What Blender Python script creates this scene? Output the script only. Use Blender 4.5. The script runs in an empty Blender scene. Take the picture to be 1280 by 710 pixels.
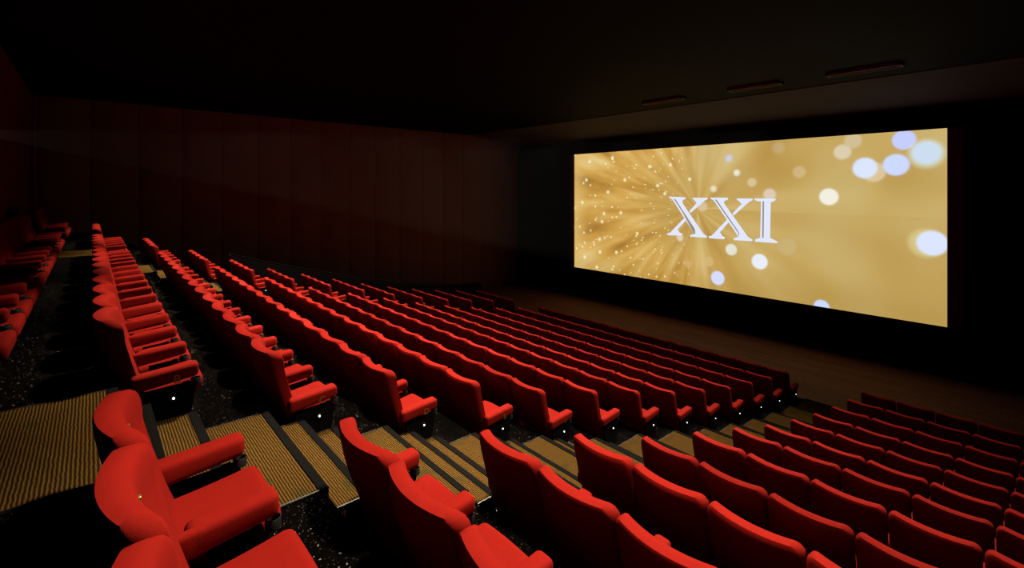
import bpy, bmesh, math, random
from mathutils import Vector, Matrix
random.seed(4)
SC = bpy.context.scene
COL = SC.collection
PI = math.pi

# ------------------------------------------------------------------ measures (metres)
U = 4.25                                   # one survey unit in metres
BH = 0.90                                  # seat back above its platform
EYE = 1.0311 * U + BH                      # camera height above the front floor
PITCH_Y = 0.2437 * U
W = 0.1436 * U                             # seat pitch along a row
ROWS = list(range(-1, 13))
TOPZ = {-1: -.107, 0: -.2126, 1: -.3185, 2: -.4160, 3: -.5050, 4: -.5940, 5: -.6640, 6: -.7327, 7: -.8020,
        8: -.8615, 9: -.9150, 10: -.9593, 11: -.9984, 12: -1.0311}
FZ = {k: TOPZ[k] * U + EYE - BH for k in ROWS}
YB = {k: (.0105 + .2437 * k) * U for k in ROWS}
X_NEAR = -1.0 * U                          # middle block, end at the near aisle
X_FAR = X_NEAR - 14 * W                    # middle block, end at the far aisle
GAP = .334 * U
X_RB = X_NEAR + GAP                        # right block begins
X_FB = X_FAR - GAP                         # far block begins
X_WL, X_WR, Y_BACK, Y_FRONT, Z_CEIL = -20.19, 2.2, -1.34, 18.1, 8.1
RISER = 1.0                                 # platform edge in front of the seat back line
CAM_F, CAM_TH, CAM_HY = 599.2, 0.8508, 236.2

def ray(px, py):
    u = (px - 640) / CAM_F; v = (CAM_HY - py) / CAM_F
    c, s = math.cos(CAM_TH), math.sin(CAM_TH)
    return Vector((-s + u * c, c + u * s, v))

# ------------------------------------------------------------------ node helpers
class NT:
    def __init__(self, name):
        self.m = bpy.data.materials.new(name); self.m.use_nodes = True
        self.t = self.m.node_tree; self.t.nodes.clear()
        self.out = self.t.nodes.new('ShaderNodeOutputMaterial')
    def n(self, kind, **kw):
        nd = self.t.nodes.new(kind)
        for k, v in kw.items(): setattr(nd, k, v)
        return nd
    def put(self, sock, v):
        if isinstance(v, bpy.types.NodeSocket): self.t.links.new(v, sock)
        elif v is not None: sock.default_value = v
    def math(self, op, a, b=None, c=None, clamp=False):
        nd = self.n('ShaderNodeMath', operation=op, use_clamp=clamp)
        for i, v in enumerate((a, b, c)):
            if v is not None: self.put(nd.inputs[i], v)
        return nd.outputs[0]
    def mix(self, fac, a, b, blend='MIX'):
        nd = self.n('ShaderNodeMix', data_type='RGBA', blend_type=blend)
        self.put(nd.inputs[0], fac); self.put(nd.inputs[6], a); self.put(nd.inputs[7], b)
        return nd.outputs[2]
    def ramp(self, fac, stops, interp='LINEAR'):
        nd = self.n('ShaderNodeValToRGB'); cr = nd.color_ramp; cr.interpolation = interp
        while len(cr.elements) < len(stops): cr.elements.new(0.5)
        for e, (p, c) in zip(cr.elements, stops): e.position = p; e.color = c
        self.put(nd.inputs[0], fac); return nd.outputs[0]
    def smooth(self, v, a, b, lo=0., hi=1.):
        nd = self.n('ShaderNodeMapRange', interpolation_type='SMOOTHSTEP', clamp=True)
        self.put(nd.inputs[0], v); nd.inputs[1].default_value = a; nd.inputs[2].default_value = b
        nd.inputs[3].default_value = lo; nd.inputs[4].default_value = hi
        return nd.outputs[0]

def lin(r, g, b):
    f = lambda c: (c / 255 / 12.92) if c / 255 <= .04045 else ((c / 255 + .055) / 1.055) ** 2.4
    return (f(r), f(g), f(b), 1)

def plain(name, col, rough=.6, metal=0., bump=0., bscale=200., spec=.5, var=0., vscale=6., sheen=0., coords='Object'):
    k = NT(name); b = k.n('ShaderNodeBsdfPrincipled')
    tc = k.n('ShaderNodeTexCoord').outputs[coords]
    if var:
        nz = k.n('ShaderNodeTexNoise'); k.put(nz.inputs['Vector'], tc); nz.inputs['Scale'].default_value = vscale; nz.inputs['Detail'].default_value = 4
        dark = tuple(c * (1 - var) for c in col[:3]) + (1,)
        k.put(b.inputs['Base Color'], k.mix(nz.outputs[0], dark, col))
    else: b.inputs['Base Color'].default_value = col
    b.inputs['Roughness'].default_value = rough; b.inputs['Metallic'].default_value = metal
    b.inputs['Specular IOR Level'].default_value = spec
    if sheen:
        b.inputs['Sheen Weight'].default_value = sheen; b.inputs['Sheen Roughness'].default_value = .4
        b.inputs['Sheen Tint'].default_value = (1, .25, .15, 1)
    if bump:
        n2 = k.n('ShaderNodeTexNoise'); k.put(n2.inputs['Vector'], tc); n2.inputs['Scale'].default_value = bscale
        bp = k.n('ShaderNodeBump'); bp.inputs['Strength'].default_value = bump; bp.inputs['Distance'].default_value = .004
        k.put(bp.inputs['Height'], n2.outputs[0]); k.put(b.inputs['Normal'], bp.outputs[0])
    k.put(k.out.inputs[0], b.outputs[0]); return k.m

def emit(name, col, strength):
    k = NT(name); e = k.n('ShaderNodeEmission'); e.inputs[0].default_value = col; e.inputs[1].default_value = strength
    k.put(k.out.inputs[0], e.outputs[0]); return k.m

M = {}
M['red'] = plain('red_upholstery', (.13, .0046, .0024, 1), .9, bump=.25, bscale=260, spec=.04, var=.16, vscale=16)
M['black'] = plain('black_plastic', (.006, .006, .0065, 1), .5, spec=.12)
M['black_matt'] = plain('black_matt', (.0018, .0016, .0017, 1), .9, spec=.02)
M['gold'] = plain('brass', (.45, .27, .07, 1), .35, .9, var=.3, vscale=40)
M['steel'] = plain('brushed_steel', (.5, .5, .5, 1), .25, 1., var=.2, vscale=60)
M['nosing'] = plain('black_rubber_nosing', (.0022, .0022, .0020, 1), .8, bump=.3, bscale=90, spec=.01)
M['led'] = emit('lamp_white', (.9, .95, 1, 1), 5.)
M['ceiling'] = plain('ceiling_black', (.0022, .0018, .0018, 1), .8, bump=.1, bscale=30, spec=.05, var=.3, vscale=.6)
M['soffit'] = plain('soffit_painted_glow', (.060, .056, .068, 1), .8, bump=.1, bscale=30, spec=.1, var=.3, vscale=.8)  # lighter than the main ceiling: glow near the screen painted into the colour
M['vent'] = plain('vent_grey', (.06, .056, .056, 1), .6, spec=.2, var=.2)
M['wall'] = plain('wall_fabric', (.16, .072, .058, 1), .95, bump=.4, bscale=120, spec=.1, var=.25, vscale=1.2)
M['wall_rear'] = plain('rear_wall_fabric', (.10, .010, .008, 1), .95, bump=.4, bscale=120, spec=.1, var=.25, vscale=1.2)
M['mask'] = plain('masking_red_cloth', (.16, .012, .012, 1), .95, spec=.1, var=.3, vscale=8)

def floor_speckled():
    k = NT('black_speckled_carpet'); b = k.n('ShaderNodeBsdfPrincipled')
    tc = k.n('ShaderNodeTexCoord').outputs['Object']
    dn = k.n('ShaderNodeTexNoise'); k.put(dn.inputs['Vector'], tc); dn.inputs['Scale'].default_value = 30
    wv = k.n('ShaderNodeVectorMath', operation='SCALE'); k.put(wv.inputs[0], dn.outputs['Color']); wv.inputs['Scale'].default_value = .03
    ad = k.n('ShaderNodeVectorMath', operation='ADD'); k.put(ad.inputs[0], tc); k.put(ad.inputs[1], wv.outputs[0])
    def fleck(scale, thr, keep):
        v = k.n('ShaderNodeTexVoronoi', feature='F1'); k.put(v.inputs['Vector'], ad.outputs[0]); v.inputs['Scale'].default_value = scale
        sp = k.n('ShaderNodeSeparateColor'); k.put(sp.inputs[0], v.outputs['Color'])
        return k.math('MULTIPLY', k.math('LESS_THAN', v.outputs['Distance'], thr), k.math('GREATER_THAN', sp.outputs[0], keep))
    f = k.math('MAXIMUM', fleck(34, .16, .55), k.math('MULTIPLY', fleck(75, .20, .45), .45))
    nz = k.n('ShaderNodeTexNoise'); k.put(nz.inputs['Vector'], tc); nz.inputs['Scale'].default_value = 3
    base = k.mix(nz.outputs[0], (.0005, .0005, .0004, 1), (.0012, .0010, .0009, 1))
    k.put(b.inputs['Base Color'], k.mix(f, base, (.085, .077, .067, 1)))
    b.inputs['Roughness'].default_value = .95; b.inputs['Specular IOR Level'].default_value = .0
    k.put(k.out.inputs[0], b.outputs[0]); return k.m
M['floor'] = floor_speckled()

def carpet_ribbed():
    k = NT('golden_ribbed_carpet'); b = k.n('ShaderNodeBsdfPrincipled')
    tc = k.n('ShaderNodeTexCoord').outputs['Object']
    sp = k.n('ShaderNodeSeparateXYZ'); k.put(sp.inputs[0], tc)
    nz = k.n('ShaderNodeTexNoise'); k.put(nz.inputs['Vector'], tc); nz.inputs['Scale'].default_value = 22; nz.inputs['Detail'].default_value = 3
    ph = k.math('ADD', k.math('MULTIPLY', sp.outputs[1], 2 * PI / .0165), k.math('MULTIPLY', nz.outputs[0], 4.0))
    rib = k.math('ADD', k.math('MULTIPLY', k.math('SINE', ph), .5), .5)
    n2 = k.n('ShaderNodeTexNoise'); mp = k.n('ShaderNodeMapping'); k.put(mp.inputs[0], tc); mp.inputs['Scale'].default_value = (90, 60, 25)
    k.put(n2.inputs['Vector'], mp.outputs[0]); n2.inputs['Scale'].default_value = 1.; n2.inputs['Detail'].default_value = 2
    n3 = k.n('ShaderNodeTexNoise'); k.put(n3.inputs['Vector'], tc); n3.inputs['Scale'].default_value = 5
    h = k.math('MULTIPLY', rib, k.math('ADD', k.math('MULTIPLY', n2.outputs[0], .9), .45))
    c = k.ramp(h, [(0., (.010, .0042, .0012, 1)), (.28, (.027, .0140, .0034, 1)), (.75, (.045, .0265, .0062, 1)), (1, (.066, .041, .0100, 1))])
    grn = k.smooth(n3.outputs[0], .60, .72)
    c = k.mix(k.math('MULTIPLY', grn, .45), c, (.010, .014, .005, 1))
    k.put(b.inputs['Base Color'], c); b.inputs['Roughness'].default_value = .95; b.inputs['Specular IOR Level'].default_value = .0
    bp = k.n('ShaderNodeBump'); bp.inputs['Distance'].default_value = .008; bp.inputs['Strength'].default_value = .7
    k.put(bp.inputs['Height'], h); k.put(b.inputs['Normal'], bp.outputs[0])
    k.put(k.out.inputs[0], b.outputs[0]); return k.m
M['carpet'] = carpet_ribbed()

def front_floor():
    k = NT('brown_board_floor'); b = k.n('ShaderNodeBsdfPrincipled')
    tc = k.n('ShaderNodeTexCoord').outputs['Object']
    br = k.n('ShaderNodeTexBrick'); k.put(br.inputs['Vector'], tc); br.inputs['Scale'].default_value = 1.
    br.inputs['Brick Width'].default_value = 1.8; br.inputs['Row Height'].default_value = .16; br.inputs['Mortar Size'].default_value = .006
    br.inputs['Color1'].default_value = (.27, .105, .080, 1); br.inputs['Color2'].default_value = (.18, .070, .054, 1); br.inputs['Mortar'].default_value = (.03, .016, .012, 1)
    mp = k.n('ShaderNodeMapping'); k.put(mp.inputs[0], tc); mp.inputs['Scale'].default_value = (1.5, 22, 1)
    nz = k.n('ShaderNodeTexNoise'); k.put(nz.inputs['Vector'], mp.outputs[0]); nz.inputs['Scale'].default_value = 2.; nz.inputs['Detail'].default_value = 5
    k.put(b.inputs['Base Color'], k.mix(k.math('MULTIPLY', nz.outputs[0], .7), br.outputs[0], (.05, .026, .018, 1)))
    b.inputs['Roughness'].default_value = .75; b.inputs['Specular IOR Level'].default_value = .2
    k.put(k.out.inputs[0], b.outputs[0]); return k.m
M['boards'] = front_floor()

# ------------------------------------------------------------------ mesh helpers
def link(name, me, mat, parent=None, loc=None):
    o = bpy.data.objects.new(name, me); COL.objects.link(o)
    if mat is not None and len(me.materials) == 0: me.materials.append(mat)
    if parent: o.parent = parent
    if loc: o.location = loc
    return o
def mesh_of(name, bm, smooth=True):
    bm.normal_update()
    me = bpy.data.meshes.new(name); bm.to_mesh(me); bm.free()
    if smooth:
        me.polygons.foreach_set('use_smooth', [True] * len(me.polygons))
        try: me.set_sharp_from_angle(angle=math.radians(48))
        except Exception: pass
    return me
def box(bm, x0, x1, y0, y1, z0, z1):
    v = [bm.verts.new(p) for p in ((x0, y0, z0), (x1, y0, z0), (x1, y1, z0), (x0, y1, z0), (x0, y0, z1), (x1, y0, z1), (x1, y1, z1), (x0, y1, z1))]
    for f in ((3, 2, 1, 0), (4, 5, 6, 7), (0, 1, 5, 4), (1, 2, 6, 5), (2, 3, 7, 6), (3, 0, 4, 7)): bm.faces.new([v[i] for i in f])
    return v
def rbox(bm, x0, x1, y0, y1, z0, z1, r, seg=3, deform=None):
    b2 = bmesh.new(); box(b2, x0, x1, y0, y1, z0, z1)
    bmesh.ops.bevel(b2, geom=list(b2.edges), offset=r, segments=seg, profile=.5, affect='EDGES')
    if deform:
        bmesh.ops.subdivide_edges(b2, edges=[e for e in b2.edges if e.calc_length() > .12], cuts=6, use_grid_fill=True)
        for v in b2.verts: v.co = deform(v.co)
    me = bpy.data.meshes.new('tmp'); b2.to_mesh(me); b2.free(); bm.from_mesh(me); bpy.data.meshes.remove(me)
def tube(bm, p, q, r, n=10):
    p, q = Vector(p), Vector(q); d = q - p
    m = Matrix.Translation((p + q) / 2) @ d.to_track_quat('Z', 'Y').to_matrix().to_4x4()
    bmesh.ops.create_cone(bm, cap_ends=True, segments=n, radius1=r, radius2=r, depth=d.length, matrix=m)
def prism(bm, pts, x0, x1):                # profile of (y, z) swept along x
    a = [bm.verts.new((x0, y, z)) for y, z in pts]; b = [bm.verts.new((x1, y, z)) for y, z in pts]
    n = len(pts)
    bm.faces.new(a[::-1]); bm.faces.new(b)
    for i in range(n): bm.faces.new((a[i], a[(i + 1) % n], b[(i + 1) % n], b[i]))
    bmesh.ops.recalc_face_normals(bm, faces=list(bm.faces))
def struct(name, me, mat):
    o = link(name, me, mat); o['kind'] = 'structure'; return o
def empty(name, loc, label, cat, group=None):
    o = bpy.data.objects.new(name, None); COL.objects.link(o); o.location = loc
    o.empty_display_size = .2; o['label'] = label; o['category'] = cat
    if group: o['group'] = group
    return o
def tag(o, label, cat, group=None):
    o['label'] = label; o['category'] = cat
    if group: o['group'] = group
    return o

# ------------------------------------------------------------------ the seat and its parts
HW = W / 2 - .005
PROF = [(.16, .238), (.24, .215), (.30, .195), (.36, .172), (.43, .142), (.55, .088), (.65, .050), (.75, .024), (.83, .010), (.90, .0)]
def prof(z):
    for (z0, y0), (z1, y1) in zip(PROF, PROF[1:]):
        if z <= z1: return y0 + (y1 - y0) * (z - z0) / (z1 - z0)
    return PROF[-1][1]
def backrest_mesh():
    bm = bmesh.new(); N, K = 20, 20; z0, z1, R = .16, .90, .075
    ease = lambda t: math.copysign(1 - (1 - abs(t)) ** 1.7, t)
    front, rear = {}, {}
    for j in range(K + 1):
        t = ease(2 * j / K - 1); z = (z0 + z1) / 2 + t * (z1 - z0) / 2
        hw = HW
        if z > z1 - R: hw = HW - R + math.sqrt(max(0, R * R - (z - (z1 - R)) ** 2))
        for i in range(N + 1):
            x = hw * ease(2 * i / N - 1)
            q = x / HW
            y = prof(z) + .072 * q * q * (0.35 + .65 * min(1, max(0, (z - .35) / .3))) - .006
            e = min(hw - abs(x), z1 - z, z - z0)
            s = 1 - min(max(e, 0) / .040, 1); th = max(0, 1 - s ** 3.2) ** (1 / 3.2); tf = th
            # front: padded, with lumbar roll, central hollow between the wings and a head roll
            padf = .050 + .020 * math.exp(-((z - .50) / .10) ** 2) * (1 - q * q) + .012 * math.exp(-((z - .82) / .07) ** 2)
            padr = .042
            edge = (i in (0, N)) or (j in (0, K))
            if edge: front[i, j] = rear[i, j] = bm.verts.new((x, y, z))
            else:
                front[i, j] = bm.verts.new((x, y + padf * tf, z)); rear[i, j] = bm.verts.new((x, y - padr * th, z))
    for j in range(K):
        for i in range(N):
            bm.faces.new((front[i, j], front[i, j + 1], front[i + 1, j + 1], front[i + 1, j]))
            bm.faces.new((rear[i, j], rear[i + 1, j], rear[i + 1, j + 1], rear[i, j + 1]))
    bmesh.ops.recalc_face_normals(bm, faces=list(bm.faces))
    return mesh_of('backrest', bm)
def cushion_mesh():
    bm = bmesh.new()
    def d(c):
        t = (c.y - .14) / .46
        lift = .035 * t * t - .010 * (1 - t) if c.z > .27 else .05 * t
        crown = .014 * (1 - (c.x / .25) ** 2) if c.z > .29 else 0
        return Vector((c.x, c.y, c.z + lift + crown))
    rbox(bm, -.240, .240, .14, .602, .22, .350, .045, 4, d)
    return mesh_of('seat_cushion', bm)
def base_mesh():
    bm = bmesh.new(); rbox(bm, -.215, .215, .16, .55, .165, .240, .02, 2, lambda c: Vector((c.x, c.y, c.z + .05 * max(0, (c.y - .14) / .46))))
    return mesh_of('seat_base', bm)
ARM_X = -W / 2
def arm_mesh(x, full=False):
    bm = bmesh.new()
    def d(c):
        t = (c.y - .13) / .44
        zz = c.z + .030 * t
        if c.z < .44: zz += .02 * t
        return Vector((c.x, c.y, zz))
    if full: rbox(bm, x - .056, x + .056, .155, .556, .372, .490, .030, 4, d)
    else:                                   # shared rest: its root fixes to this chair's own back only
        rbox(bm, x - .056, x + .056, .225, .556, .372, .490, .030, 4, d)
        rbox(bm, x + .006, x + .056, .150, .30, .374, .489, .022, 4, d)
    return mesh_of('armrest', bm)
def frame_mesh(x, full=False):
    bm = bmesh.new()
    v = [(.26, 0), (.48, 0), (.48, .03), (.44, .06), (.46, .37), (.305, .36), (.30, .06), (.26, .03)]
    if full: v = [(.27, 0), (.48, 0), (.48, .03), (.50, .10), (.545, .37), (.20, .36), (.25, .14), (.27, .03)]
    prism(bm, v, x - .022, x + .022)
    box(bm, x - .035, x + .035, .23, .51, 0, .012)
    return mesh_of('side_frame', bm)
def cup_mesh(x):
    bm = bmesh.new(); n = 20; cy, cz, R, r = .540, .392, .032, .025
    rings = []
    for rr, zz in ((R, cz - .04), (R, cz), (R - .003, cz + .004), (r + .003, cz + .004), (r, cz), (r, cz - .03)):
        rings.append([bm.verts.new((x + rr * math.cos(2 * PI * i / n), cy + rr * math.sin(2 * PI * i / n), zz)) for i in range(n)])
    for a, b in zip(rings, rings[1:]):
        for i in range(n): bm.faces.new((a[i], a[(i + 1) % n], b[(i + 1) % n], b[i]))
    bm.faces.new(rings[0][::-1]); bm.faces.new(rings[-1])
    box(bm, x - .02, x + .02, .46, .50, cz - .04, cz - .015)
    return mesh_of('cup_holder', bm)
def tagplate_mesh():
    bm = bmesh.new(); rbox(bm, -.011, .011, .055, .0745, .795, .832, .004, 2)
    return mesh_of('number_plate', bm)
def letter_mesh(ch):
    cu = bpy.data.curves.new('t', 'FONT'); cu.body = ch; cu.size = .085; cu.extrude = .002; cu.align_x = 'CENTER'
    o = bpy.data.objects.new('t', cu); COL.objects.link(o)
    me = bpy.data.meshes.new_from_object(o.evaluated_get(bpy.context.evaluated_depsgraph_get()))
    bpy.data.objects.remove(o); bpy.data.curves.remove(cu); me.materials.clear()
    return me
ME = dict(backrest=backrest_mesh(), seat_cushion=cushion_mesh(), seat_base=base_mesh(), armrest=arm_mesh(ARM_X),
          side_frame=frame_mesh(ARM_X), cup_holder=cup_mesh(ARM_X), number_plate=tagplate_mesh())
ME2 = dict(armrest=arm_mesh(-ARM_X, True), side_frame=frame_mesh(-ARM_X, True), cup_holder=cup_mesh(-ARM_X))
ME3 = dict(ME, armrest=arm_mesh(ARM_X, True), side_frame=frame_mesh(ARM_X, True))
PM = dict(backrest='red', seat_cushion='red', armrest='red', seat_base='black', side_frame='black_matt', cup_holder='black', number_plate='gold')
for d_ in (ME, ME2, ME3):
    for k_, me_ in d_.items():
        if not me_.materials: me_.materials.append(M[PM[k_]])
def lamp_meshes(side):
    x = side * (W / 2 + .022)
    bm = bmesh.new(); tube(bm, (x, .40, .288), (x + side * .018, .40, .288), .024, 16)
    a = mesh_of('aisle_lamp', bm); a.materials.append(M['black'])
    bm = bmesh.new(); bmesh.ops.create_uvsphere(bm, u_segments=10, v_segments=8, radius=.0075, matrix=Matrix.Translation((x + side * .02, .40, .290)))
    b = mesh_of('bulb', bm); b.materials.append(M['led'])
    return a, b
LAMP = {1: lamp_meshes(1), -1: lamp_meshes(-1)}

ORD = ['', 'first', 'second', 'third', 'fourth', 'fifth', 'sixth', 'seventh', 'eighth', 'ninth', 'tenth', 'eleventh', 'twelfth', 'thirteenth', 'fourteenth']
def row_words(k):
    n = 13 - k
    return 'front row' if n == 1 else 'rearmost row' if n == 14 else ORD[n] + ' row from the screen'
protos = {}
def make_seat(label, group, x, k, ends, plate):
    """one chair; ends = sides (-1/+1) that stand at an aisle; copied from the first of its kind"""
    key = (tuple(ends), plate)
    if key not in protos:
        r = bpy.data.objects.new('cinema_chair', None); r.empty_display_size = .2
        kids = []
        def part(name, me, parent):
            o = bpy.data.objects.new(name, me); o.parent = parent; kids.append(o); return o
        for nm in ('backrest', 'seat_cushion', 'seat_base', 'armrest', 'side_frame', 'cup_holder'): part(nm, (ME3 if -1 in ends else ME)[nm], r)
        if plate: part('number_plate', ME['number_plate'], r)
        if 1 in ends:
            for nm in ('armrest', 'side_frame', 'cup_holder'): part(nm, ME2[nm], r)
        for s in ends:
            l = part('aisle_lamp', LAMP[s][0], r); part('bulb', LAMP[s][1], l)
        protos[key] = (r, kids)
    src, kids = protos[key]
    r = src.copy(); COL.objects.link(r); r.location = (x, YB[k], FZ[k] + .003)
    new = {src: r}
    for c in kids:
        d = c.copy(); COL.objects.link(d); d.parent = new[c.parent]; new[c] = d
    r['label'] = label; r['category'] = 'chair'; r['group'] = group
    return r
def ends_for(n, total, near_side):
    e = []
    if n == 0: e.append(near_side)
    return e

LET = {0: 'B', 1: 'C', 2: 'D', 3: 'E', 4: 'F'}
for k in ROWS:
    for n in range(14):                     # middle block, counted from the near aisle
        x = X_NEAR - (n + .5) * W
        e = ([1] if n == 0 else []) + ([-1] if n == 13 else [])
        lab = 'red chair in middle block, %s, %s' % (row_words(k), 'at the near aisle end' if n == 0 else 'at the far aisle end' if n == 13 else ORD[n + 1] + ' from near aisle')
        r = make_seat(lab, 'chairs of the middle block', x, k, e, k in (-1, 0))
        if n == 0 and k in LET:
            me = letter_mesh(LET[k]); me.materials.append(M['gold'])
            o = link('row_letter', me, None, r); o.rotation_euler = (PI / 2 , 0, PI / 2); o.location = (W / 2 + .0545, .42, .400)
            o['label'] = 'small brass row letter'
    for n in range(4):                      # far block, counted from the far aisle
        if k == -1 and n > 3: continue
        x = X_FB - (n + .5) * W
        lab = 'red chair in far left block, %s, %s' % (row_words(k), 'at the far aisle' if n == 0 else 'by the parapet' if n == 3 else ORD[n + 1] + ' from far aisle')
        make_seat(lab, 'chairs of the far left block', x, k, [1] if n == 0 else [], False)
    if k >= 0:
        for n in range(4 if k < 1 else 5 if k < 3 else 6):   # right block, counted from the near aisle
            x = X_RB + (n + .5) * W
            lab = 'red chair in right block, %s, %s' % (row_words(k), 'at the near aisle' if n == 0 else ORD[n + 1] + ' from near aisle')
            make_seat(lab, 'chairs of the right block', x, k, [-1] if n == 0 else [], k in (0, 1))
for r, kids in protos.values():
    for c in kids[::-1]: bpy.data.objects.remove(c)
    bpy.data.objects.remove(r)

# ------------------------------------------------------------------ floor, stairs
bm = bmesh.new()
pts = [(Y_BACK - .3, -1.0), (Y_BACK - .3, FZ[-1])]
for k in ROWS[:-1]: pts += [(YB[k] + RISER, FZ[k]), (YB[k] + RISER, FZ[k + 1])]
pts += [(YB[12] + RISER, FZ[12]), (YB[12] + RISER, -1.0)]
prism(bm, pts, X_WL, X_WR)
struct('floor', mesh_of('floor', bm, False), M['floor'])
bm = bmesh.new(); box(bm, X_WL, X_WR, YB[12] + RISER, Y_FRONT + .5, -1., FZ[12])
struct('floor_front', mesh_of('floor_front', bm, False), M['boards'])

def staircase(x0, x1, label):
    root = empty('aisle_staircase', ((x0 + x1) / 2, YB[-1], FZ[-1]), label, 'stairs', 'carpeted aisle stairs')
    L = Vector(root.location); steps = []
    y = Y_BACK + .02
    for k in ROWS:
        yl = YB[k] + (1.12 if k == -1 else 1.02); z = FZ[k]
        steps.append([y, yl, z]); y = yl
        if k < 12:
            rise = FZ[k] - FZ[k + 1]; n = 3 if rise > .33 else 2 if rise > .18 else 1; tr = .275
            for i in range(1, n):
                tr = .175 if (k == -1 and i == 1) else .275
                steps.append([y, y + tr, FZ[k] - rise * i / n]); y += tr
    for i, (ya, yb, z) in enumerate(steps):
        nxt = steps[i + 1][2] if i + 1 < len(steps) else z - .02
        bm = bmesh.new(); box(bm, x0, x1, ya, yb - .005, nxt - .12, z + .012)
        for v in bm.verts: v.co -= L
        s = link('step', mesh_of('step', bm, False), M['carpet'], root)
        bm = bmesh.new()
        prism(bm, [(yb - .050, z + .010), (yb - .050, z + .019), (yb + .001, z + .019), (yb + .006, z + .012), (yb + .006, z - .045), (yb - .006, z - .045), (yb - .006, z + .010)], x0 - .004, x1 + .004)
        for v in bm.verts: v.co -= L
        link('nosing', mesh_of('nosing', bm, False), M['nosing'], s)
        for xx in (x0, x1) if i + 1 < len(steps) else ():
            bm = bmesh.new(); box(bm, xx - .006, xx + .006, ya, yb - .05, z + .004, z + .016)
            for v in bm.verts: v.co -= L
            link('edge_trim', mesh_of('edge_trim', bm, False), M['steel'], s)
    return root
staircase(X_NEAR + .062, X_RB - .062, 'golden ribbed carpet stairs with black nosings in the near aisle')
staircase(X_FB + .062, X_FAR - .062, 'golden ribbed carpet stairs with black nosings in the far aisle')

# ------------------------------------------------------------------ walls, ceiling
bm = bmesh.new(); box(bm, X_WL - .3, X_WL - .03, Y_BACK - .3, Y_FRONT + .6, -1, Z_CEIL + .3)
y = 1.18 - 1.2 * 3
while y < Y_FRONT:
    a, b = max(y, Y_BACK), min(y + 1.2, Y_FRONT)
    if b - a > .1: rbox(bm, X_WL - .035, X_WL, a + .008, b - .008, -.02, Z_CEIL - .01, .012, 2)
    y += 1.2
struct('wall_left', mesh_of('wall_left', bm), M['wall'])
bm = bmesh.new(); box(bm, X_WR, X_WR + .3, Y_BACK - .3, Y_FRONT + .6, -1, Z_CEIL + .3)
struct('wall_right', mesh_of('wall_right', bm), M['wall'])
bm = bmesh.new(); box(bm, X_WL - .3, X_WR + .3, Y_BACK - .3, Y_BACK, 2, Z_CEIL + .3)
struct('wall_back', mesh_of('wall_back', bm), M['wall_rear'])
bm = bmesh.new(); box(bm, X_WL - .3, X_WR + .3, Y_FRONT, Y_FRONT + .4, -1, Z_CEIL + .3)
struct('wall_front', mesh_of('wall_front', bm), M['black_matt'])
bm = bmesh.new()
prism(bm, [(Y_BACK - .3, Z_CEIL), (14.9, Z_CEIL), (14.9, Z_CEIL + .5), (Y_BACK - .3, Z_CEIL + .5)], X_WL - .3, X_WR + .3)
struct('ceiling', mesh_of('ceiling', bm, False), M['ceiling'])
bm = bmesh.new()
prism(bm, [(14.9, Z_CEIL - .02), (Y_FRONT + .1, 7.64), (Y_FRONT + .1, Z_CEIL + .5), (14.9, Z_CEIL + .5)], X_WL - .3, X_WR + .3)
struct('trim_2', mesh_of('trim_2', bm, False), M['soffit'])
# low parapet between the far block and the side passage, following the rake
def floor_at(y): 
    ks = ROWS
    if y <= YB[-1]: return FZ[-1]
    for a, b in zip(ks, ks[1:]):
        if YB[a] <= y <= YB[b]: return FZ[a] + (FZ[b] - FZ[a]) * (y - YB[a]) / (YB[b] - YB[a])
    return 0
XP = X_FB - 4 * W - .62
ys = [3.3 + i * .5 for i in range(0, 21)]
bm = bmesh.new()
prism(bm, [(ys[0], -.5)] + [(yy, floor_at(yy) + 1.0) for yy in ys] + [(ys[-1], -.5)], XP - .14, XP)
struct('trim_1', mesh_of('trim_1', bm, False), M['black_matt'])
bm = bmesh.new()
rp = [(XP - .07, yy, floor_at(yy) + 1.045) for yy in ys]
for a, b in zip(rp, rp[1:]): tube(bm, a, b, .022, 8)
hr = tag(link('handrail', mesh_of('handrail', bm), M['black_matt']), 'dark handrail on the parapet beside the far left seats', 'handrail')
for a in rp[::4]:
    bm = bmesh.new(); tube(bm, (a[0], a[1], a[2] - .08), a, .016, 8)
    link('bracket', mesh_of('bracket', bm), M['steel'], hr)

# ------------------------------------------------------------------ ceiling vents
for i, (x, L_) in enumerate(((-3.0, 1.45), (-5.45, 1.35), (-8.2, 1.35))):
    yv = 13.55; zc = Z_CEIL - .03
    v = empty('ceiling_vent', (x, yv, zc), 'slim grey ceiling vent, %s of three above the screen' % ('nearest' if i == 0 else 'middle' if i == 1 else 'farthest'), 'vent', 'ceiling vents')
    bm = bmesh.new()
    box(bm, -L_ / 2, L_ / 2, -.17, -.13, -.05, .05); box(bm, -L_ / 2, L_ / 2, .13, .17, -.05, .05)
    box(bm, -L_ / 2, -L_ / 2 + .04, -.17, .17, -.05, .05); box(bm, L_ / 2 - .04, L_ / 2, -.17, .17, -.05, .05)
    link('frame', mesh_of('frame', bm, False), M['vent'], v)
    bm = bmesh.new()
    for j in range(4): box(bm, -L_ / 2 + .04, L_ / 2 - .04, -.10 + j * .062, -.085 + j * .062, -.04, .03)
    link('slats', mesh_of('slats', bm, False), M['vent'], v)

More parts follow.
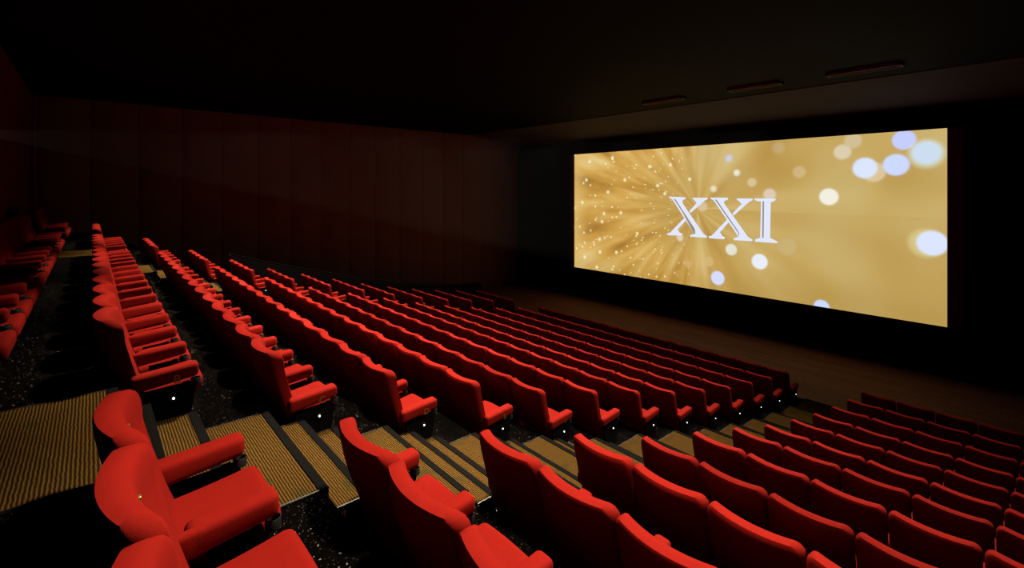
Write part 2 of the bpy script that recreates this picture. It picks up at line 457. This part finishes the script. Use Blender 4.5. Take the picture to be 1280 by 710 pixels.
# ------------------------------------------------------------------ the screen
YS = 18.0
def on_screen(px, py, y=YS):
    d = ray(px, py); t = y / d.y; return Vector((d.x * t, y, EYE + d.z * t))
a = on_screen(719.5, 193); b_ = on_screen(1184, 160.3); c_ = on_screen(1184, 408.2); d_ = on_screen(716.7, 334)
SX0, SX1 = (a.x + d_.x) / 2, (b_.x + c_.x) / 2
SZ0, SZ1 = (c_.z + d_.z) / 2, (a.z + b_.z) / 2
SH = SZ1 - SZ0; SW = (SX1 - SX0) / SH
def uv(px, py):
    p = on_screen(px, py); return ((p.x - SX0) / SH, (p.z - SZ0) / SH)
def local_h(px): return 141 + (248 - 141) * (px - 718) / (1184 - 718)

def screen_material():
    k = NT('projected_gold_burst')
    tc = k.n('ShaderNodeTexCoord').outputs['UV']
    sp = k.n('ShaderNodeSeparateXYZ'); k.put(sp.inputs[0], tc); u, v = sp.outputs[0], sp.outputs[1]
    cu, cv = uv(872, 262)
    du, dv = k.math('SUBTRACT', u, cu), k.math('SUBTRACT', v, cv)
    r = k.math('SQRT', k.math('ADD', k.math('MULTIPLY', du, du), k.math('MULTIPLY', dv, dv)))
    ang = k.math('ARCTAN2', dv, k.math('MULTIPLY', du, -1.))
    def polar(sa, sr, seed=0.):
        c = k.n('ShaderNodeCombineXYZ'); k.put(c.inputs[0], k.math('MULTIPLY', ang, sa)); k.put(c.inputs[1], k.math('MULTIPLY', r, sr)); c.inputs[2].default_value = seed
        return c.outputs[0]
    def noise(vec, scale, det):
        n = k.n('ShaderNodeTexNoise'); k.put(n.inputs['Vector'], vec); n.inputs['Scale'].default_value = scale; n.inputs['Detail'].default_value = det
        return n.outputs[0]
    left = k.smooth(du, -.15, .35, 1., 0.)
    n_fine = noise(polar(5.5, 1.5), 1., 2.5)
    n_broad = noise(polar(2.2, .6, 3.), 1., 2.)
    n_soft = noise(tc, 1.7, 1.5)
    rr = k.ramp(n_soft, [(.30, lin(178, 144, 70)), (.50, lin(196, 166, 96)), (.70, lin(203, 184, 124))])
    broad = k.ramp(n_broad, [(.30, lin(176, 134, 62)), (.52, lin(200, 163, 88)), (.75, lin(222, 200, 136))])
    fine = k.ramp(n_fine, [(.28, lin(152, 104, 42)), (.45, lin(200, 152, 68)), (.58, lin(220, 178, 98)), (.75, lin(236, 214, 150))])
    col = k.mix(k.smooth(du, -.1, .9, .75, .25), rr, broad)
    col = k.mix(k.math('MULTIPLY', left, k.smooth(r, .15, .6, .0, .92)), col, fine)
    # brighter pale fan above the lettering and to the left edge
    fan = k.math('MULTIPLY', k.smooth(dv, .1, .5), k.smooth(k.math('ABSOLUTE', k.math('SUBTRACT', du, .12)), 0., .32, 1., 0.))
    col = k.mix(k.math('MULTIPLY', fan, .45), col, lin(214, 196, 140))
    le = k.smooth(u, .0, .18, 1., 0.)
    col = k.mix(k.math('MULTIPLY', le, .45), col, lin(236, 205, 128))
    low = k.smooth(v, .0, .22, 1., 0.)
    col = k.mix(k.math('MULTIPLY', low, .30), col, lin(160, 122, 44))
    # sparkles thrown outwards from the burst
    for sa, sr, thr, keep, amt, seed in ((10., 11., .15, .72, .8, 1.), (20., 12., .2, .84, .4, 5.), (7., 7., .09, .6, .9, 9.)):
        vo = k.n('ShaderNodeTexVoronoi', feature='F1'); k.put(vo.inputs['Vector'], polar(sa, sr, 0)); vo.inputs['Scale'].default_value = 1.
        vo.inputs['Randomness'].default_value = 1.; vo.voronoi_dimensions = '2D'
        sc = k.n('ShaderNodeSeparateColor'); k.put(sc.inputs[0], vo.outputs['Color'])
        s = k.math('MULTIPLY', k.smooth(vo.outputs['Distance'], thr * .25, thr, 1., 0.), k.math('GREATER_THAN', sc.outputs[0], keep))
        s = k.math('MULTIPLY', s, k.math('MULTIPLY', k.smooth(du, -.25, .05, 1., 0.), amt))
        col = k.mix(s, col, lin(255, 246, 196))
    # soft round bokeh
    for px, py, rad, c, al, soft in BOKEH:
        bu, bv = uv(px, py); R = rad / local_h(px)
        x_ = k.math('SUBTRACT', u, bu); y_ = k.math('SUBTRACT', v, bv)
        q = k.math('SQRT', k.math('ADD', k.math('MULTIPLY', x_, x_), k.math('MULTIPLY', y_, y_)))
        col = k.mix(k.smooth(q, R * (1 - soft), R * (1 + soft * .5), al, 0.), col, lin(*c))
    e = k.n('ShaderNodeEmission'); k.put(e.inputs[0], col); e.inputs[1].default_value = SCREEN_GAIN
    k.put(k.out.inputs[0], e.outputs[0]); return k.m
SCREEN_GAIN = 1.0
BOKEH = [(1130, 175, 12.5, (198, 206, 255), 1, .2), (1158, 192, 19, (214, 222, 196), .7, .3), (1158, 191, 15, (205, 222, 240), 1, .25), (1092, 215, 13, (226, 204, 165), .8, .25), (1120, 206, 14, (205, 218, 255), 1, .22),
         (1081, 210, 13.5, (218, 230, 252), 1, .22), (1036, 246, 11, (243, 240, 224), 1, .25), (1158, 304, 19, (226, 214, 150), .6, .3),
         (1165, 304, 16, (220, 230, 255), 1, .2), (999, 215, 8, (220, 194, 150), .55, .35), (1053, 190, 10, (226, 216, 190), .75, .3), (1066, 176, 10, (214, 204, 170), .6, .3),
         (914, 312, 7.5, (228, 230, 214), .95, .25), (949.5, 327, 10, (234, 238, 248), 1, .22), (984, 308, 11, (204, 178, 120), .8, .25),
         (897, 347.5, 9, (216, 220, 255), 1, .22), (886, 327, 6.5, (214, 184, 124), .8, .3), (1027, 383.5, 9, (205, 220, 255), 1, .2),
         (940, 228, 6, (226, 206, 160), .7, .4), (962, 243, 8, (236, 218, 206), .65, .35), (921, 216, 4.5, (240, 236, 220), .9, .6), (892, 236, 4.5, (240, 232, 205), .8, .6),
         (911, 198, 5, (206, 205, 240), .9, .7), (973, 185, 8, (205, 186, 140), .45, .5), (878, 258, 7, (235, 215, 185), .55, .5), (850, 297, 5, (240, 225, 205), .7, .5),
         (860, 330, 5, (222, 186, 130), .5, .4), (848, 342, 5, (205, 160, 90), .6, .4)]
BOKEH += [(x, y, 2.3, (255, 248, 205), .9, .9) for x, y in ((737, 202), (733, 225), (728, 253), (755, 267), (776, 266), (752.5, 277), (749.5, 299), (750, 315), (770.5, 315.4),
          (731, 321.5), (746, 334), (765.5, 197), (781, 225), (760, 240), (796.5, 292), (812, 208), (838, 206), (822, 232), (862, 224), (831, 242))]
M['screen'] = screen_material()
M['lettering'] = emit('projected_white', lin(226, 232, 255), SCREEN_GAIN)
M['lettering_line'] = emit('projected_grey', lin(150, 135, 110), SCREEN_GAIN)

scr = empty('cinema_screen', ((SX0 + SX1) / 2, YS, SZ0), 'wide lit cinema screen showing golden burst with white numerals', 'screen')
SL = Vector(scr.location)
bm = bmesh.new()
uvl = bm.loops.layers.uv.new('UVMap')
NXS = 24
vs = [[bm.verts.new(Vector((SX0 + (SX1 - SX0) * i / NXS, YS, z)) - SL) for i in range(NXS + 1)] for z in (SZ0, SZ1)]
for i in range(NXS):
    f = bm.faces.new((vs[0][i], vs[0][i + 1], vs[1][i + 1], vs[1][i]))
    for l, (ii, jj) in zip(f.loops, ((i, 0), (i + 1, 0), (i + 1, 1), (i, 1))): l[uvl].uv = (SW * ii / NXS, jj)
link('projection_surface', mesh_of('projection_surface', bm, False), M['screen'], scr)
bm = bmesh.new()
box(bm, SX0 - .02, SX1 + .02, YS + .01, Y_FRONT - .002, SZ0 - .02, SZ1 + .02)
for v in bm.verts: v.co -= SL
link('backing', mesh_of('backing', bm, False), M['black_matt'], scr)
for x0, x1 in ((SX0 - .22, SX0 - .004), (SX1 + .004, SX1 + .34)):
    bm = bmesh.new()
    n = 9; p = []
    for i in range(n * 4 + 1):
        t = i / (n * 4); p.append((x0 + (x1 - x0) * t, YS - .02 + .018 * math.sin(t * n * 2 * PI)))
    lo = [bm.verts.new(Vector((x, y, SZ0 - .05)) - SL) for x, y in p]; hi = [bm.verts.new(Vector((x, y, SZ1 + .02)) - SL) for x, y in p]
    lo2 = [bm.verts.new(Vector((x, YS + .05, SZ0 - .05)) - SL) for x, y in (p[0], p[-1])]; hi2 = [bm.verts.new(Vector((x, YS + .05, SZ1 + .02)) - SL) for x, y in (p[0], p[-1])]
    for i in range(len(p) - 1): bm.faces.new((lo[i], lo[i + 1], hi[i + 1], hi[i]))
    bm.faces.new((lo2[0], lo[0], hi[0], hi2[0])); bm.faces.new((lo[-1], lo2[1], hi2[1], hi[-1]))
    bm.faces.new(hi + hi2[::-1]); bm.faces.new((lo2[0], lo2[1], hi2[1], hi2[0]))
    link('side_mask', mesh_of('side_mask', bm), M['mask'], scr)
for z0, z1 in ((SZ1 + .004, SZ1 + .16), (SZ0 - .16, SZ0 - .004)):
    bm = bmesh.new(); box(bm, SX0 - .25, SX1 + .36, YS - .03, YS + .05, z0, z1)
    for v in bm.verts: v.co -= SL
    link('mask_bar', mesh_of('mask_bar', bm, False), M['black_matt'], scr)
# numerals, outlined on the screen plane
ZS = .140625
P1 = [[(112, 112), (265, 118), (262, 133), (240, 142), (150, 137), (122, 126)], [(172, 132), (240, 134), (236, 168), (262, 208), (425, 446), (432, 468), (345, 466), (352, 440), (340, 400)],
      [(140, 128), (160, 132), (342, 412), (343, 446), (332, 430), (318, 405)], [(302, 455), (350, 440), (425, 443), (455, 466), (450, 479), (305, 468)],
      [(325, 122), (462, 122), (456, 138), (412, 156), (308, 258), (297, 242), (362, 168), (360, 152), (330, 136)], [(98, 440), (152, 424), (250, 304), (268, 322), (192, 405), (196, 428), (237, 440), (231, 459), (104, 455)]]
P2 = [[(480, 120), (643, 122), (637, 140), (610, 150), (512, 144), (488, 132)], [(538, 138), (612, 140), (604, 170), (690, 290), (825, 480), (742, 480), (742, 440), (722, 410)],
      [(505, 134), (525, 138), (732, 435), (735, 470), (722, 455), (705, 425)], [(690, 484), (738, 466), (820, 470), (861, 496), (855, 509), (694, 498)],
      [(716, 128), (862, 130), (856, 146), (806, 164), (692, 280), (680, 262), (762, 178), (760, 160), (722, 142)], [(468, 466), (520, 452), (636, 312), (655, 332), (570, 428), (572, 452), (614, 474), (606, 491), (474, 482)]]
P3 = [[(874, 128), (1066, 130), (1060, 148), (1014, 165), (950, 160), (905, 152), (880, 144)], [(962, 140), (1021, 146), (1014, 505), (950, 500), (952, 480), (958, 460)],
      [(934, 150), (949, 158), (945, 480), (940, 500), (926, 500), (934, 470)], [(884, 490), (935, 476), (1018, 480), (1082, 512), (1078, 526), (880, 512)]]
for P in (P1, P2, P3):
    bm = bmesh.new()
    for i, poly in enumerate(P):
        bm.faces.new([bm.verts.new(on_screen(820 + zx * ZS, 230 + zy * ZS, YS) - SL + Vector((0, -.006 - .0004 * i, 0))) for zx, zy in poly])
    bmesh.ops.triangulate(bm, faces=list(bm.faces)); bmesh.ops.recalc_face_normals(bm, faces=list(bm.faces))
    o = link('numeral', mesh_of('numeral', bm, False), M['lettering'], scr); o['label'] = 'white serif numeral'
for poly in ([(160, 132), (172, 132), (346, 400), (352, 440), (343, 446), (342, 412)], [(525, 138), (538, 138), (726, 410), (742, 440), (735, 470), (732, 435)], [(949, 158), (962, 150), (957, 480), (945, 480)]):
    bm = bmesh.new(); bm.faces.new([bm.verts.new(on_screen(820 + zx * ZS, 230 + zy * ZS, YS) - SL + Vector((0, -.014, 0))) for zx, zy in poly])
    bmesh.ops.triangulate(bm, faces=list(bm.faces)); bmesh.ops.recalc_face_normals(bm, faces=list(bm.faces))
    link('inline_stroke', mesh_of('inline_stroke', bm, False), M['lettering_line'], scr)

# ------------------------------------------------------------------ light
w = bpy.data.worlds.new('World'); SC.world = w; w.use_nodes = True
w.node_tree.nodes['Background'].inputs[0].default_value = (0, 0, 0, 1); w.node_tree.nodes['Background'].inputs[1].default_value = 0
def spot(name, loc, tgt, power, size, blend, col, rad):
    l = bpy.data.lights.new(name, 'SPOT'); l.energy = power; l.spot_size = math.radians(size); l.spot_blend = blend; l.color = col; l.shadow_soft_size = rad
    o = bpy.data.objects.new(name, l); COL.objects.link(o); o.location = loc
    o.rotation_euler = (Vector(tgt) - Vector(loc)).to_track_quat('-Z', 'Y').to_euler(); return o
BEAM_POWER = 1400
WARM = (1, .80, .62)
for y, aim, power in ((2.5, 1.25, 3400), (5.0, 3.2, 3100), (7.5, 5.2, 2950), (10.0, 7.4, 2650), (12.5, 9.5, 2000)):
    for x in (-15.4, -12.0, -8.6, -5.2, -1.8):
        spot('ceiling_downlight', (x, y, 7.9), (x, aim, 2.0), power * (.65 if x > -3 and y > 3 else 1), 66, .65, WARM, .15)

# film light thrown by the projector through the dusty air, from the port in the rear wall to the screen
PJ = Vector(((SX0 + SX1) / 2, Y_BACK + .06, 6.02))
corners = [Vector((x, YS - .06, z)) for x, z in ((SX0, SZ0), (SX1, SZ0), (SX1, SZ1), (SX0, SZ1))]
bm = bmesh.new()
t0 = .004
nr = [bm.verts.new((PJ.lerp(c, t0) - PJ)) for c in corners]; fr = [bm.verts.new(c - PJ) for c in corners]
bm.faces.new(nr[::-1]); bm.faces.new(fr)
for i in range(4): bm.faces.new((nr[i], nr[(i + 1) % 4], fr[(i + 1) % 4], fr[i]))
bmesh.ops.recalc_face_normals(bm, faces=list(bm.faces))
k = NT('thin_haze'); v = k.n('ShaderNodeVolumeScatter'); v.inputs['Color'].default_value = (1, 1, 1, 1); v.inputs['Density'].default_value = .0002; v.inputs['Anisotropy'].default_value = .0
k.put(k.out.inputs['Volume'], v.outputs[0])
hz = link('haze', mesh_of('haze', bm, False), k.m, None, PJ)
tag(hz, 'faint grey haze in the projector beam above the rear seats', 'haze'); hz['kind'] = 'stuff'
axis = (sum(corners, Vector()) / 4 - PJ)
pl = bpy.data.lights.new('projector_lamp', 'SPOT'); pl.energy = BEAM_POWER; pl.spot_size = math.radians(62); pl.spot_blend = .1; pl.shadow_soft_size = .004; pl.color = (1, .98, .92)
po = bpy.data.objects.new('projector_lamp', pl); COL.objects.link(po); po.location = PJ - Vector((0, .02, 0))
po.rotation_euler = (PI / 2, 0, 0)                     # lens axis level, picture shifted down by the gate
pl.use_nodes = True; nt = pl.node_tree; em = nt.nodes['Emission']
tcn = nt.nodes.new('ShaderNodeTexCoord'); sx = nt.nodes.new('ShaderNodeSeparateXYZ'); nt.links.new(tcn.outputs['Normal'], sx.inputs[0])
def lm(op, a, b=None, c=None):
    n = nt.nodes.new('ShaderNodeMath'); n.operation = op
    for i, q in enumerate((a, b, c)):
        if q is None: continue
        if isinstance(q, bpy.types.NodeSocket): nt.links.new(q, n.inputs[i])
        else: n.inputs[i].default_value = q
    return n.outputs[0]
az = lm('ABSOLUTE', sx.outputs[2])
gx = lm('DIVIDE', sx.outputs[0], az); gy = lm('DIVIDE', sx.outputs[1], az)
D_ = YS - PJ.y
inx = lm('LESS_THAN', lm('ABSOLUTE', gx), (SX1 - SX0) / 2 / D_)
iny = lm('MULTIPLY', lm('LESS_THAN', gy, (SZ1 - PJ.z) / D_), lm('GREATER_THAN', gy, (SZ0 - PJ.z) / D_))
nt.links.new(lm('MULTIPLY', inx, iny), em.inputs['Strength'])

# ------------------------------------------------------------------ camera
cd = bpy.data.cameras.new('Camera'); cam = bpy.data.objects.new('Camera', cd); COL.objects.link(cam)
cd.sensor_fit = 'HORIZONTAL'; cd.sensor_width = 36; cd.lens = 36 * CAM_F / 1280
cd.shift_y = -(355 - CAM_HY) / 1280; cd.clip_start = .05
cam.location = (0, 0, EYE); cam.rotation_euler = (PI / 2, 0, CAM_TH)
SC.camera = cam
SC.view_settings.view_transform = 'Standard'; SC.view_settings.look = 'None'
SC.view_settings.exposure = 0; SC.view_settings.gamma = 1; SC.view_settings.use_curve_mapping = False
